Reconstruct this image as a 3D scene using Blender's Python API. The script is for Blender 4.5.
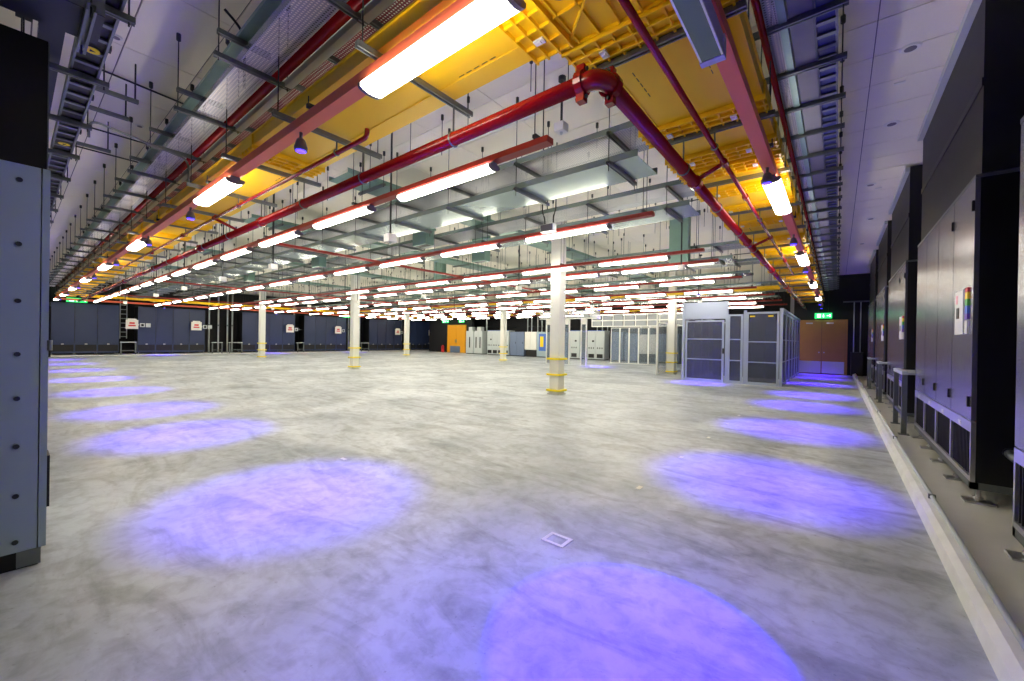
import bpy, math, random
from mathutils import Matrix, Vector
random.seed(7)
S = bpy.context.scene
COL = S.collection
for o in list(bpy.data.objects): bpy.data.objects.remove(o)

# ------------------------------------------------------------------ camera
yaw, pitch, roll = [math.radians(a) for a in (38.792, -0.179, 0.941)]
fw = Vector((-math.sin(yaw)*math.cos(pitch), math.cos(yaw)*math.cos(pitch), math.sin(pitch)))
rt = Vector((math.cos(yaw), math.sin(yaw), 0)); up = rt.cross(fw)
r2 = math.cos(roll)*rt + math.sin(roll)*up; u2 = -math.sin(roll)*rt + math.cos(roll)*up
cd = bpy.data.cameras.new('camera'); cam = bpy.data.objects.new('camera', cd); COL.objects.link(cam)
cd.sensor_width = 36; cd.lens = 404.37/1024*36; cd.clip_start = .02; cd.clip_end = 200
cam.matrix_world = Matrix(((r2.x, u2.x, -fw.x, 0), (r2.y, u2.y, -fw.y, 0), (r2.z, u2.z, -fw.z, 1.35), (0, 0, 0, 1)))
S.camera = cam

# ------------------------------------------------------------------ world, exposure
w = bpy.data.worlds.new('world'); S.world = w; w.use_nodes = True
w.node_tree.nodes['Background'].inputs[0].default_value = (.5, .5, .6, 1)
w.node_tree.nodes['Background'].inputs[1].default_value = .02
vs = S.view_settings
vs.view_transform = 'Standard'; vs.look = 'None'; vs.gamma = 1; vs.use_curve_mapping = False
vs.exposure = 1.1
LIGHT = 12.0          # radiance of a lit diffuser
BLUE_W = 215.0         # power of a blue spot

# ------------------------------------------------------------------ materials
def srgb(r, g, b):
    f = lambda c: (c/255/12.92) if c/255 <= .04045 else ((c/255+.055)/1.055)**2.4
    return (f(r), f(g), f(b), 1)
MATS = {}
def mat(name, rgb, rough=.5, metal=0, noise=0, nscale=8, bump=0, bscale=60, coat=0, spec=.5):
    if name in MATS: return MATS[name]
    m = bpy.data.materials.new(name); m.use_nodes = True; MATS[name] = m
    nt = m.node_tree; b = nt.nodes['Principled BSDF']
    c = srgb(*rgb)
    b.inputs['Base Color'].default_value = c; b.inputs['Roughness'].default_value = rough
    b.inputs['Metallic'].default_value = metal; b.inputs['Coat Weight'].default_value = coat
    b.inputs['Specular IOR Level'].default_value = spec
    tc = nt.nodes.new('ShaderNodeTexCoord')
    if noise:
        n = nt.nodes.new('ShaderNodeTexNoise'); n.inputs['Scale'].default_value = nscale; n.inputs['Detail'].default_value = 5
        r = nt.nodes.new('ShaderNodeMix'); r.data_type = 'RGBA'
        r.inputs[6].default_value = [max(0, x*(1-noise)) for x in c[:3]]+[1]
        r.inputs[7].default_value = [min(1, x*(1+noise)) for x in c[:3]]+[1]
        nt.links.new(tc.outputs['Object'], n.inputs['Vector']); nt.links.new(n.outputs['Fac'], r.inputs[0])
        nt.links.new(r.outputs[2], b.inputs['Base Color'])
    if bump:
        n = nt.nodes.new('ShaderNodeTexNoise'); n.inputs['Scale'].default_value = bscale; n.inputs['Detail'].default_value = 3
        bp = nt.nodes.new('ShaderNodeBump'); bp.inputs['Strength'].default_value = bump; bp.inputs['Distance'].default_value = .01
        nt.links.new(tc.outputs['Object'], n.inputs['Vector']); nt.links.new(n.outputs['Fac'], bp.inputs['Height'])
        nt.links.new(bp.outputs[0], b.inputs['Normal'])
    return m
def emis(name, rgb, strength):
    m = bpy.data.materials.new(name); m.use_nodes = True; MATS[name] = m
    b = m.node_tree.nodes['Principled BSDF']; c = srgb(*rgb)
    b.inputs['Base Color'].default_value = c; b.inputs['Emission Color'].default_value = c
    b.inputs['Emission Strength'].default_value = strength; b.inputs['Roughness'].default_value = .4
    return m
def concrete():
    m = bpy.data.materials.new('floor_concrete'); m.use_nodes = True; nt = m.node_tree; b = nt.nodes['Principled BSDF']
    tc = nt.nodes.new('ShaderNodeTexCoord')
    def noise(s, d, dist=0, sx=1, sy=1):
        mp = nt.nodes.new('ShaderNodeMapping'); mp.inputs['Scale'].default_value = (sx, sy, 1)
        n = nt.nodes.new('ShaderNodeTexNoise'); n.inputs['Scale'].default_value = s; n.inputs['Detail'].default_value = d
        n.inputs['Distortion'].default_value = dist; n.inputs['Roughness'].default_value = .62
        nt.links.new(tc.outputs['Object'], mp.inputs['Vector']); nt.links.new(mp.outputs[0], n.inputs['Vector']); return n
    def ramp(src, a, ca, z, cz):
        r = nt.nodes.new('ShaderNodeValToRGB'); e = r.color_ramp.elements
        e[0].position = a; e[0].color = ca; e[1].position = z; e[1].color = cz
        nt.links.new(src.outputs['Fac'], r.inputs[0]); return r
    def mul(a, c, f):
        x = nt.nodes.new('ShaderNodeMix'); x.data_type = 'RGBA'; x.blend_type = 'MULTIPLY'; x.inputs[0].default_value = f
        nt.links.new(a, x.inputs[6]); nt.links.new(c, x.inputs[7]); return x.outputs[2]
    base = ramp(noise(.55, 9, .6), .30, srgb(140, 149, 162), .64, srgb(208, 214, 220))
    g = lambda v: (v, v, v, 1)
    c = mul(base.outputs[0], ramp(noise(1.7, 10, 1.2, .6, 1.6), .36, g(.52), .52, g(1)).outputs[0], .75)
    c = mul(c, ramp(noise(9, 8, .4), .34, g(.6), .56, g(1)).outputs[0], .65)
    c = mul(c, ramp(noise(34, 4), .27, g(.35), .36, g(1)).outputs[0], .5)
    nt.links.new(c, b.inputs['Base Color'])
    rr = ramp(noise(2.2, 6, .5), .3, g(.30), .7, g(.52)); nt.links.new(rr.outputs[0], b.inputs['Roughness'])
    bp = nt.nodes.new('ShaderNodeBump'); bp.inputs['Strength'].default_value = .12; bp.inputs['Distance'].default_value = .01
    nt.links.new(noise(14, 6).outputs['Fac'], bp.inputs['Height']); nt.links.new(bp.outputs[0], b.inputs['Normal'])
    return m
def perforated(name, rgb, pitch=.026, hole=.36, metal=.7):
    m = mat(name, rgb, .45, metal); nt = m.node_tree; b = nt.nodes['Principled BSDF']; out = nt.nodes['Material Output']
    tc = nt.nodes.new('ShaderNodeTexCoord'); v = nt.nodes.new('ShaderNodeTexVoronoi'); v.voronoi_dimensions = '2D'
    v.inputs['Scale'].default_value = 1/pitch; v.inputs['Randomness'].default_value = 0
    lt = nt.nodes.new('ShaderNodeMath'); lt.operation = 'LESS_THAN'; lt.inputs[1].default_value = hole
    tr = nt.nodes.new('ShaderNodeBsdfTransparent'); mx = nt.nodes.new('ShaderNodeMixShader')
    nt.links.new(tc.outputs['Object'], v.inputs['Vector']); nt.links.new(v.outputs['Distance'], lt.inputs[0])
    nt.links.new(lt.outputs[0], mx.inputs[0]); nt.links.new(b.outputs[0], mx.inputs[1]); nt.links.new(tr.outputs[0], mx.inputs[2])
    nt.links.new(mx.outputs[0], out.inputs[0]); return m
def veil(name, rgb, fac, rough=.4, metal=0):
    m = mat(name, rgb, rough, metal); nt = m.node_tree; b = nt.nodes['Principled BSDF']; out = nt.nodes['Material Output']
    tr = nt.nodes.new('ShaderNodeBsdfTransparent'); mx = nt.nodes.new('ShaderNodeMixShader'); mx.inputs[0].default_value = fac
    nt.links.new(tr.outputs[0], mx.inputs[1]); nt.links.new(b.outputs[0], mx.inputs[2]); nt.links.new(mx.outputs[0], out.inputs[0]); return m

M_FLOOR = concrete()
M_KERB = mat('kerb_concrete', (226, 228, 228), .6, noise=.18, nscale=6, bump=.2, bscale=40)
M_BUND = mat('bund_paint', (214, 214, 208), .3, noise=.12, nscale=3, bump=.05, bscale=30)
M_TILE = mat('ceiling_tile', (244, 240, 226), .8, noise=.03, nscale=40)
M_GRID = mat('ceiling_grid', (120, 118, 120), .7)
M_DARKWALL = mat('dark_wall', (16, 17, 24), .7, noise=.2)
M_WALL = mat('pale_wall', (150, 150, 155), .8, noise=.05)
M_NAVY = mat('navy_enamel', (46, 58, 92), .35, .1, noise=.1, nscale=3, bump=.06, bscale=220)
M_CHAR = mat('charcoal_enamel', (150, 150, 160), .22, .65, noise=.1, nscale=4, bump=.10, bscale=160)
M_PLENUM = mat('dark_plenum', (34, 34, 40), .5, .2, noise=.25, nscale=5)
M_BLACK = mat('black_side', (7, 7, 11), .45)
M_STEEL = mat('strut_steel', (120, 126, 128), .4, .75, noise=.12, nscale=20)
M_DSTEEL = mat('dark_steel', (58, 62, 66), .5, .5)
M_GALV = mat('galvanised_sheet', (150, 168, 164), .22, .6, noise=.10, nscale=5)
M_GALVG = mat('galvanised_green', (128, 160, 150), .4, .5, noise=.1, nscale=5)
M_PERF = perforated('perforated_galvanised', (182, 186, 192))
M_PERFR = perforated('perforated_red', (130, 26, 44), .026, .30, .1)
M_YEL = mat('yellow_plastic', (255, 205, 6), .42, noise=.05, nscale=4)
M_YELD = mat('yellow_guard', (255, 232, 20), .4)
M_TRUNK = mat('red_trunking', (160, 44, 34), .45, noise=.05)
M_TRUNK_GLARE = mat('red_trunking_glare', (240, 112, 78), .45, noise=.05)  # glare of the nearby fittings painted into the red of the perimeter runs
M_PIPE = mat('red_pipe', (150, 14, 26), .2, noise=.06)
M_WHITE = mat('white_paint', (236, 236, 230), .45, noise=.03)
M_LGREY = mat('light_grey_enamel', (196, 204, 206), .35, noise=.03)
M_SLATE = mat('slate_enamel', (112, 128, 158), .35, noise=.04)
M_PANEL = mat('blue_grey_panel', (164, 184, 194), .4, .1, noise=.04, nscale=2)
M_OAK = mat('orange_wood', (182, 130, 66), .4, noise=.12, nscale=3)
M_AMBER = mat('amber_door', (240, 168, 30), .4, noise=.04)
M_ALU = mat('brushed_aluminium', (206, 206, 212), .28, .85)
M_CAGE = mat('cage_frame', (164, 174, 194), .4, .2)
M_MESH = veil('cage_mesh', (74, 80, 104), .62)
M_GLASS = veil('tinted_glass', (130, 144, 160), .3, .12)
M_WPANEL = veil('frosted_panel', (220, 226, 232), .35, .3)
M_HOUS = mat('fitting_housing', (120, 116, 128), .4, .3)
M_LIT = emis('lit_diffuser', (255, 249, 228), LIGHT)
M_OFF = mat('unlit_diffuser', (96, 116, 112), .12, .3)
M_BLUEL = emis('blue_lens', (50, 30, 255), 5)
M_GREENL = emis('exit_green', (30, 190, 90), 1.3)
M_SCREEN = emis('pale_screen', (235, 240, 250), .9)
M_RED = mat('sign_red', (214, 40, 50), .5)
M_BLUE = mat('sign_blue', (70, 110, 200), .5)
M_GREEN = mat('sign_green', (70, 180, 70), .5)
M_SIGNY = mat('sign_yellow', (250, 216, 30), .5)
M_PURP = mat('sign_purple', (110, 70, 170), .5)
M_GRILLE = mat('filter_black', (26, 26, 32), .6)

# ------------------------------------------------------------------ mesh helpers
class MB:
    def __init__(s): s.v = []; s.f = []
    def box(s, x0, x1, y0, y1, z0, z1):
        n = len(s.v)
        s.v += [(x, y, z) for z in (z0, z1) for y in (y0, y1) for x in (x0, x1)]
        s.f += [tuple(n+i for i in q) for q in ((0, 2, 3, 1), (4, 5, 7, 6), (0, 1, 5, 4), (2, 6, 7, 3), (0, 4, 6, 2), (1, 3, 7, 5))]
        return s
    def ring(s, c, a, b, r, n):
        k = len(s.v)
        for i in range(n):
            t = 2*math.pi*i/n; s.v.append(tuple(c + a*(r*math.cos(t)) + b*(r*math.sin(t))))
        return list(range(k, k+n))
    def tube(s, pts, r, n=8):
        pts = [Vector(p) for p in pts]; rs = r if isinstance(r, (list, tuple)) else [r]*len(pts); prev = None
        d0 = (pts[1]-pts[0]).normalized()
        a = d0.cross(Vector((0, 0, 1)) if abs(d0.z) < .9 else Vector((1, 0, 0))).normalized()
        for i, p in enumerate(pts):
            if i == 0: d = pts[1]-p
            elif i == len(pts)-1: d = p-pts[i-1]
            else: d = (pts[i+1]-p).normalized()+(p-pts[i-1]).normalized()
            d.normalize(); a = (a-d*a.dot(d)).normalized(); b = d.cross(a)
            k = s.ring(p, a, b, rs[i], n)
            if prev: s.f += [(prev[j], prev[(j+1) % n], k[(j+1) % n], k[j]) for j in range(n)]
            else: s.f.append(tuple(reversed(k)))
            prev = k
        s.f.append(tuple(prev)); return s
    def prism(s, prof, x0, x1):          # profile in (y,z), extruded along x
        n = len(prof); k = len(s.v)
        s.v += [(x0, y, z) for y, z in prof] + [(x1, y, z) for y, z in prof]
        s.f += [(k+i, k+(i+1) % n, k+n+(i+1) % n, k+n+i) for i in range(n)]
        s.f += [tuple(k+i for i in reversed(range(n))), tuple(k+n+i for i in range(n))]; return s
    def mesh(s, m, smooth=False, name='mesh'):
        me = bpy.data.meshes.new(name); me.from_pydata(s.v, [], s.f); me.materials.append(m)
        if smooth: me.polygons.foreach_set('use_smooth', [True]*len(me.polygons)); 
        me.update(); return me
def put(name, me, parent=None, loc=(0, 0, 0), rz=0):
    o = bpy.data.objects.new(name, me); COL.objects.link(o); o.location = loc; o.rotation_euler[2] = rz
    if parent: o.parent = parent
    return o
def mk(name, mb, m, parent=None, loc=(0, 0, 0), smooth=False, rz=0): return put(name, mb.mesh(m, smooth, name), parent, loc, rz)
def tag(o, label, cat, group=None):
    o['label'] = label; o['category'] = cat
    if group: o['group'] = group
    return o
def thing(name, label, cat, loc=(0, 0, 0), rz=0, group=None):
    return tag(put(name, None, None, loc, rz), label, cat, group)
def struct(o): o['kind'] = 'structure'; return o
def B(*a): return MB().box(*a)
def copytree(o, parent=None):
    c = o.copy(); COL.objects.link(c); c.parent = parent
    for ch in list(o.children): copytree(ch, c)
    return c
CACHE = {}
def cached(key, fn):
    if key not in CACHE: CACHE[key] = fn()
    return CACHE[key]
def rod(parent, x, y, z0, z1, r=.005, name='hanger_rod', m=None):
    L = round(z1-z0, 2)
    me = cached(('rod', L, r), lambda: MB().tube([(0, 0, 0), (0, 0, L)], r, 6).mesh(m or M_DSTEEL))
    return put(name, me, parent, (x, y, z0))
def nutted(parent, x, y, z1):
    me = cached('anchor', lambda: MB().tube([(0, 0, -.07), (0, 0, 0)], .02, 6).mesh(M_DSTEEL))
    put('ceiling_anchor', me, parent, (x, y, z1))
ORD = ('first second third fourth fifth sixth seventh eighth ninth tenth eleventh twelfth thirteenth fourteenth fifteenth '
       'sixteenth seventeenth eighteenth nineteenth twentieth').split()
CZ = 4.45                                    # ceiling height
PI = math.pi

# ================================================================== SETTING
struct(mk('floor', B(-36, 2.4, -2.2, 30, -.2, 0), M_FLOOR))
ce = struct(mk('ceiling', B(-36, 2.4, -2.2, 30, CZ+.012, CZ+.2), M_GRID))
tm = B(-.627, .627, -.310, .310, 0, .02).mesh(M_TILE, name='tile')
cent = []
for i in range(-30, 2):
    for j in range(-4, 50):
        cx, cy = .26+1.264*i+.632, .12+.632*j-.316
        if -36 < cx-.64 and cx+.64 < 2.4 and -2.2 < cy-.32 and cy+.32 < 30: cent.append((cx, cy))
def depth(p): return -p[0]*math.sin(yaw)+p[1]*math.cos(yaw)
def inview(p):
    d = depth(p); r = p[0]*math.cos(yaw)+p[1]*math.sin(yaw)
    return d > .8 and abs(r) < d*1.4+.6 and d > 2.6
vis = sorted([p for p in cent if inview(p)], key=lambda p: p[0]**2+p[1]**2)[:298]; vset = set(vis)
for p in vis: put('ceiling_tile', tm, ce, (p[0], p[1], CZ))
rest = MB()
for p in cent:
    if p not in vset: rest.box(p[0]-.627, p[0]+.627, p[1]-.310, p[1]+.310, CZ, CZ+.02)
ro = mk('ceiling_tiles_beyond', rest, M_TILE, ce); ro['kind'] = 'stuff'
struct(mk('wall_left', B(-36.2, -35.2, -2.2, 30, 0, CZ), M_DARKWALL))
struct(mk('wall_far', B(-36, -1.6, 28.8, 29.2, 0, CZ), M_DARKWALL))
struct(mk('wall_end', B(-1.6, 2.4, 23.2, 23.5, 0, CZ), M_DARKWALL))
struct(mk('wall_corner', B(-1.75, -1.6, 23.2, 28.8, 0, CZ), M_WALL))
struct(mk('wall_right', B(2.25, 2.4, -2.2, 23.2, 0, CZ), M_DARKWALL))
struct(mk('wall_near', B(-36, 2.4, -2.2, -1.5, 0, CZ), M_DARKWALL))
# kerb on the right with its raised floor
kb = MB(); n = 60
kb.prism([(-.53, 0), (-.545, .075), (-.58, .1), (-.64, .1), (-.66, .01), (-2.25, .01), (-2.25, 0)], -1.5, 23.2)
k = struct(mk('trim_1', kb, M_KERB, rz=PI/2)); k.name = 'trim_1'
struct(mk('trim_2', B(.66, 2.25, -1.5, 23.2, .008, .014), M_BUND))
cp = MB().tube([(.625, -1.4, .117), (.625, 23, .117)], .015, 8)
c = thing('kerb_conduit', 'grey steel conduit running along the top of the pale kerb', 'conduit', (0, 0, 0))
mk('conduit_tube', cp, M_LGREY, c, smooth=True)
for y in [2.05+2.7*i for i in range(8)]:
    put('saddle_clip', cached('clip', lambda: B(-.022, .022, -.012, .012, -.017, .018).mesh(M_STEEL)), c, (.625, y, .117))
# painted floor marks
tag(mk('floor_mark', B(-.085, .085, -.07, -.045, 0, .003).box(-.085, .085, .045, .07, 0, .003).box(-.085, -.06, -.045, .045, 0, .003).box(.06, .085, -.045, .045, 0, .003), M_WHITE, None, (-1.455, 2.33, .001)),
    'white painted square outline on the concrete floor near the big violet pool', 'floor mark')
dm = B(-.02, .02, -.045, .045, 0, .003).mesh(M_WHITE)
for i, y in enumerate((3.65, 4.94, 6.23, 7.47, 8.51, 9.83, 10.43, 15.0)):
    tag(put('floor_mark', dm, None, (-1.4, y, .001)), 'small white painted dash on the floor, %s in the line leading to the cage' % ORD[i], 'floor mark', 'white dashes on the floor')
tag(put('floor_mark', dm, None, (-4.22, 2.32, .001), PI/2), 'lone white dash on the floor left of the white square outline', 'floor mark')

# ================================================================== LIGHT FITTINGS
FL = 1.52
def fit_profile():
    return [(-.036, .060), (-.064, .054)] + [(-.064*math.cos(t), .036-.030*math.sin(t)) for t in [PI*i/8 for i in range(9)]] + [(.064, .054), (.036, .060)]  # upward glowing lens shoulders, added to brighten the ceiling
def fit_meshes(lit):
    p = fit_profile()
    a = MB().prism(p, -FL/2+.03, FL/2-.03).mesh(M_LIT if lit else M_OFF)
    h = MB().prism([(-.034, .058), (.034, .058), (.034, .0845), (-.034, .0845)], -FL/2, FL/2).mesh(M_HOUS)
    q = [(y*1.05, z*1.04-.001) for y, z in p]
    e1 = MB().prism(q, -.018, .018).mesh(M_HOUS)
    return a, h, e1
FM = {True: fit_meshes(True), False: fit_meshes(False)}
ZF = 2.985
def fitting(x, y, rz, label, group=None, lit=True, sx=1, sy=1):
    t = thing('batten_light', label, 'ceiling light', (x, y, ZF), rz, group)
    a, h, e = FM[lit]; t.scale = (sx, sy, 1)
    put('diffuser', a, t); put('housing', h, t)
    put('end_cap', e, t, (-FL/2+.012, 0, 0)); put('end_cap', e, t, (FL/2-.012, 0, 0))
    return t
# trunking: red box channel on rods
def trunking(label, p0, rz, L, rods=3.0, mt=None, top=None, wd=.05, ht=.055, z=ZF+.085, group=None, bracket=True):
    t = thing('lighting_trunking', label, 'trunking', (p0[0], p0[1], z), rz, group)
    mk('channel', B(0, L, -wd, wd, 0, ht), mt or M_TRUNK, t); top = top or CZ
    i = 0; x = .12
    hb = cached('tbracket', lambda: B(-.02, .02, -.075, .075, .0, .03).mesh(M_DSTEEL))
    while x < L:
        put('hanger_bracket', hb, t, (x, 0, ht)); rod(t, x, -.065, ht+.03, top-z); rod(t, x, .065, ht+.03, top-z)
        x += rods
    return t
rowsY = (2.95, 5.5, 8.2, 9.4, 12.1, 14.6, 17.0, 19.4, 21.6, 24.2)
rn = ['nearest', 'second', 'third', 'fourth', 'fifth', 'sixth', 'seventh', 'eighth', 'ninth', 'farthest']
for r, y in enumerate(rowsY):
    x1 = -1.98 if r < 6 else (-1.75 if r < 9 else -6.5)
    trunking('red lighting trunking along the %s full row of batten lights' % rn[r], (x1, y), PI, 30.0+x1+1.98, group='red trunking rows')
    k = 0
    for i in range(14):
        x = -3.38-2.13*i
        if r == 9 and x > -7: continue
        if r in (2, 5) and i in (6, 10): continue
        fitting(x, y, 0, 'lit white batten light, %s from the right end of the %s full row' % (ORD[k], rn[r]), 'lit batten lights in rows'); k += 1
for j, (x, ya, yb) in enumerate(((-8.6, 2.95, 24.2), (-18.1, 2.95, 24.2), (-26.6, 2.95, 24.2))):
    trunking('red cross trunking joining the light rows, %s from the right' % ORD[j], (x, ya), PI/2, yb-ya, z=ZF+.085+.056, ht=.045, group='red cross trunking')
# perimeter trunking and fittings
PY, PX = 1.53, -.555
trunking('glare-brightened red trunking under the yellow raceway along the left side', (PX, PY), PI, 32, rods=2.6, ht=.08, mt=M_TRUNK_GLARE, top=3.235)
trunking('glare-brightened red trunking under the yellow raceway on the right side', (PX, PY+.05), PI/2, 21.6, rods=2.66, ht=.08, mt=M_TRUNK_GLARE, top=3.235)
trunking('glare-brightened red trunking along the dark units at the far left wall', (-32.4, PY+.05), PI/2, 24.6, rods=2.6, ht=.1, mt=M_TRUNK_GLARE)
for i in range(8):
    fitting((-1.88, -5.75, -10.4)[i] if i < 3 else -10.4-4.2*(i-2), PY, 0, 'lit batten light under the left perimeter trunking, %s from the right end' % ORD[i], 'perimeter batten lights', sx=.83, sy=1.3)
t = thing('panel_light', 'unlit flat light with grey glass base under the right perimeter trunking', 'ceiling light', (-.575, 1.72, 2.95))
mk('body', B(-.06, .06, -.75, .75, .012, .11), mat('violet_glow_body', (176, 172, 214), .35), t); mk('glass_base', B(-.05, .05, -.75, .75, 0, .012), M_OFF, t)  # violet spill of the blue spot painted into the body colour
mk('edge_strip', B(-.06, -.05, -.75, .75, 0, .012), M_WHITE, t); mk('edge_strip', B(.05, .06, -.75, .75, 0, .012), M_WHITE, t); mk('end_cap', B(-.064, .064, .75, .80, -.004, .115), mat('violet_glow_body', (0, 0, 0)), t)
for i in range(4):
    fitting(PX, 5.52+4.3*i, PI/2, 'lit batten light under the right perimeter trunking, %s from the near end' % ORD[i], 'perimeter batten lights', sx=.87, sy=1.3)
# blue spots
lens = MB().tube([(0, 0, 0), (0, 0, .012)], .028, 12).mesh(M_BLUEL)
body = MB().tube([(0, 0, .004), (0, 0, .03), (0, 0, .085), (0, 0, .1)], [.036, .038, .026, .018], 12).mesh(M_HOUS, True)
stem = MB().tube([(0, 0, .1), (0, 0, .15)], .01, 8).mesh(M_HOUS, True)
LD = bpy.data.lights.new('blue_beam', 'SPOT'); LD.energy = BLUE_W*4*PI/4; LD.color = (.06, 0, 1.0); LD.spot_size = math.radians(36); LD.spot_blend = 1.0; LD.shadow_soft_size = .03
def bluespot(x, y, label, z=2.93, power=1.0, size=36, blend=1.0, long=False):
    t = thing('blue_spotlight', label, 'spotlight', (x, y, z-.025), 0, 'blue spotlights'); t.scale = (1.4, 1.4, 1.05)
    put('lens', lens, t); put('body', body, t); put('stem', stem, t)
    ld = LD
    if power != 1: ld = LD.copy(); ld.energy *= power; ld.spot_size = math.radians(size); ld.spot_blend = blend; ld.color = (.02, 0, 1)
    put('lamp', ld, t, (0, 0, -.004))
    if long: rod(t, 0, 0, .15, (CZ-z+.02)/1.15, .008, 'drop_rod')
for i, x in enumerate((-3.55, -6.85, -9.5, -12.9, -16.7, -20.9, -25.1, -29.3)):
    bluespot(x, PY, 'small blue spotlight under the left perimeter trunking, %s from the right' % ORD[i])
for i, y in enumerate((4.62, 7.7, 10.8, 13.2, 17.0, 20.1, 22.2)):
    bluespot(PX, y, 'small blue spotlight under the right perimeter trunking, %s from the near end' % ORD[i])
bluespot(-.69, 1.74, 'blue spotlight straight above the big violet pool on the floor', power=2.6, size=20, blend=.25)
bluespot(-.99, PY, 'added unseen blue spotlight for the violet floor halo, right end of the left perimeter trunking', power=.3, size=62)  # added lamp out of view, spreads a violet halo on the floor
for i, y in enumerate((6.0, 12.4, 18.8)):
    bluespot(-32.4, y, 'small blue spotlight before the far left units, %s from the left' % ORD[i])
for i, (x, y) in enumerate(((-3.6, 14.3), (-9.6, 19.05))):
    bluespot(x, y, ['small blue spotlight above the floor before the mesh cage', 'small blue spotlight before the white glazed partition'][i], long=True)

# ================================================================== YELLOW RACEWAYS
def raceway(label, p0, rz, L, wd, conns, struts, z=3.25, mirror=1, srod=None, rodtop=CZ):
    t = thing('fibre_raceway', label, 'cable raceway', (p0[0], p0[1], z), rz)
    ends = [0]+sorted(conns)+[L]
    hw = wd/2
    for a, b in zip(ends[:-1], ends[1:]):
        s = MB()
        s.box(a+.01, b-.01, -hw, hw, 0, .008)
        for q in (-1, 1):
            y0, y1 = sorted((q*hw, q*(hw-.008))); s.box(a+.01, b-.01, y0, y1, .008, .11)
            y0, y1 = sorted((q*(hw+.012), q*(hw-.008))); s.box(a+.01, b-.01, y0, y1, .10, .115)
            y0, y1 = sorted((q*(hw-.10), q*(hw-.16))); s.box(a+.01, b-.01, y0, y1, -.006, 0)
        mk('trough_section', s, M_YEL, t)
        if b-a > 1:
            for q in (-.25, .22):
                g = MB()
                for m_ in range(5): g.box(a+.35+m_*.075, a+.40+m_*.075, q*wd, q*wd+.006, -.0015, .0005)
                mk('slot_row', g, M_BLACK, t)
    def conn():
        s = MB().box(-.14, .14, -hw-.016, hw+.016, -.014, -.002)
        for q in (-1, 1):
            y0, y1 = sorted((q*(hw+.004), q*(hw+.02))); s.box(-.14, .14, y0, y1, -.014, .10)
        for xx in (-.14, -.05, .04, .128): s.box(xx, xx+.012, -hw-.02, hw+.02, -.042, -.014)
        nb = max(3, int(wd/.1))
        for i in range(nb+1):
            yy = -hw+wd*i/nb; s.box(-.14, .14, yy-.006, yy+.006, -.036, -.014)
        return s.mesh(M_YEL)
    cm = cached(('conn', wd), conn)
    la = cached('latch', lambda: B(-.035, .035, -.022, .022, -.052, -.040).box(-.012, .012, -.012, .012, -.058, -.052).mesh(M_WHITE))
    for c_ in conns:
        o = put('joint_connector', cm, t, (c_, 0, 0))
        for q in (-.27, .27): put('latch', la, o, (0, q*wd, 0))
    a, b = srod or (-hw-.17, hw+.12)
    sm = cached(('strut', round(b-a, 3)), lambda: strutmesh(b-a))
    for x in struts:
        put('support_strut', sm, t, (x, (a+b)/2, -.062))
        for yy in (a+.04, b-.04): rod(t, x, yy, -.06, rodtop-z); nutted(t, x, yy, CZ-z)
    return t
def strutmesh(L):
    h = L/2; s = MB()
    s.box(-.0205, .0205, -h, h, .036, .041).box(-.0205, -.017, -h, h, 0, .036).box(.017, .0205, -h, h, 0, .036)
    s.box(-.017, -.009, -h, h, 0, .005).box(.009, .017, -h, h, 0, .005)
    return s.mesh(M_STEEL)
YW = .70
# left run goes along -X: local x -> -X, local +y -> -Y
raceway('yellow fibre raceway along the left side above the perimeter trunking', (-1.45, 1.865), PI, 30.5, YW,
        [.02, 3.25, 6.5, 7.3, 8.6, 10.0, 12.0, 14, 16, 18, 20, 22, 24, 26, 28], [.95+1.3*i for i in range(22)], srod=(-.53, .50))
raceway('yellow fibre raceway along the right side above the perimeter trunking', (-.945, 2.3), PI/2, 20.6, .95,
        [.1, 1.42, 2.15, 2.55, 3.3, 4.1, 5.0, 6.3, 7.6, 8.9, 10.2, 11.5, 12.8, 14.1, 15.4, 16.7, 18], [.22+1.33*i for i in range(15)], srod=(-.53, .40))
# ribbed corner piece
cr = thing('raceway_corner', 'ribbed yellow corner piece joining the two raceways overhead', 'cable raceway', (-1.0, 1.86, 3.25))
s = MB().box(-.44, .44, -.42, .44, 0, .01)
mk('corner_plate', s, M_YEL, cr)
s = MB()
for i in range(7): s.box(-.44+.135*i, -.43+.135*i, -.42, .44, -.02, 0)
for i in range(4): s.box(-.44, .44, -.42+.27*i, -.41+.27*i, -.02, 0)
mk('ribs', s, M_YEL, cr)
mk('diagonal_rib', MB().tube([(-.44, .44, -.012), (.44, -.42, -.012)], .011, 6), M_YEL, cr)
mk('side_wall', B(.43, .44, -.42, .44, .01, .12).box(-.44, .43, -.42, -.41, .01, .12), M_YEL, cr)
raceway('yellow fibre raceway crossing the hall above the cage front', (-1.5, 15.9), PI, 29, .4, [2.4, 5, 8, 11, 14, 17, 20, 23, 26], [1.4+2.6*i for i in range(11)], z=3.14)
raceway('amber fibre raceway in front of the units on the far left wall', (-31.7, 2.4), PI/2, 23.5, .5, [3*i for i in range(1, 8)], [1.4+2.6*i for i in range(9)], z=3.27)
raceway('yellow fibre raceway running before the grey cabinets', (-6.4, 23.1), PI, 25, .4, [3*i for i in range(1, 9)], [1.4+2.6*i for i in range(9)], z=3.12)

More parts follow.
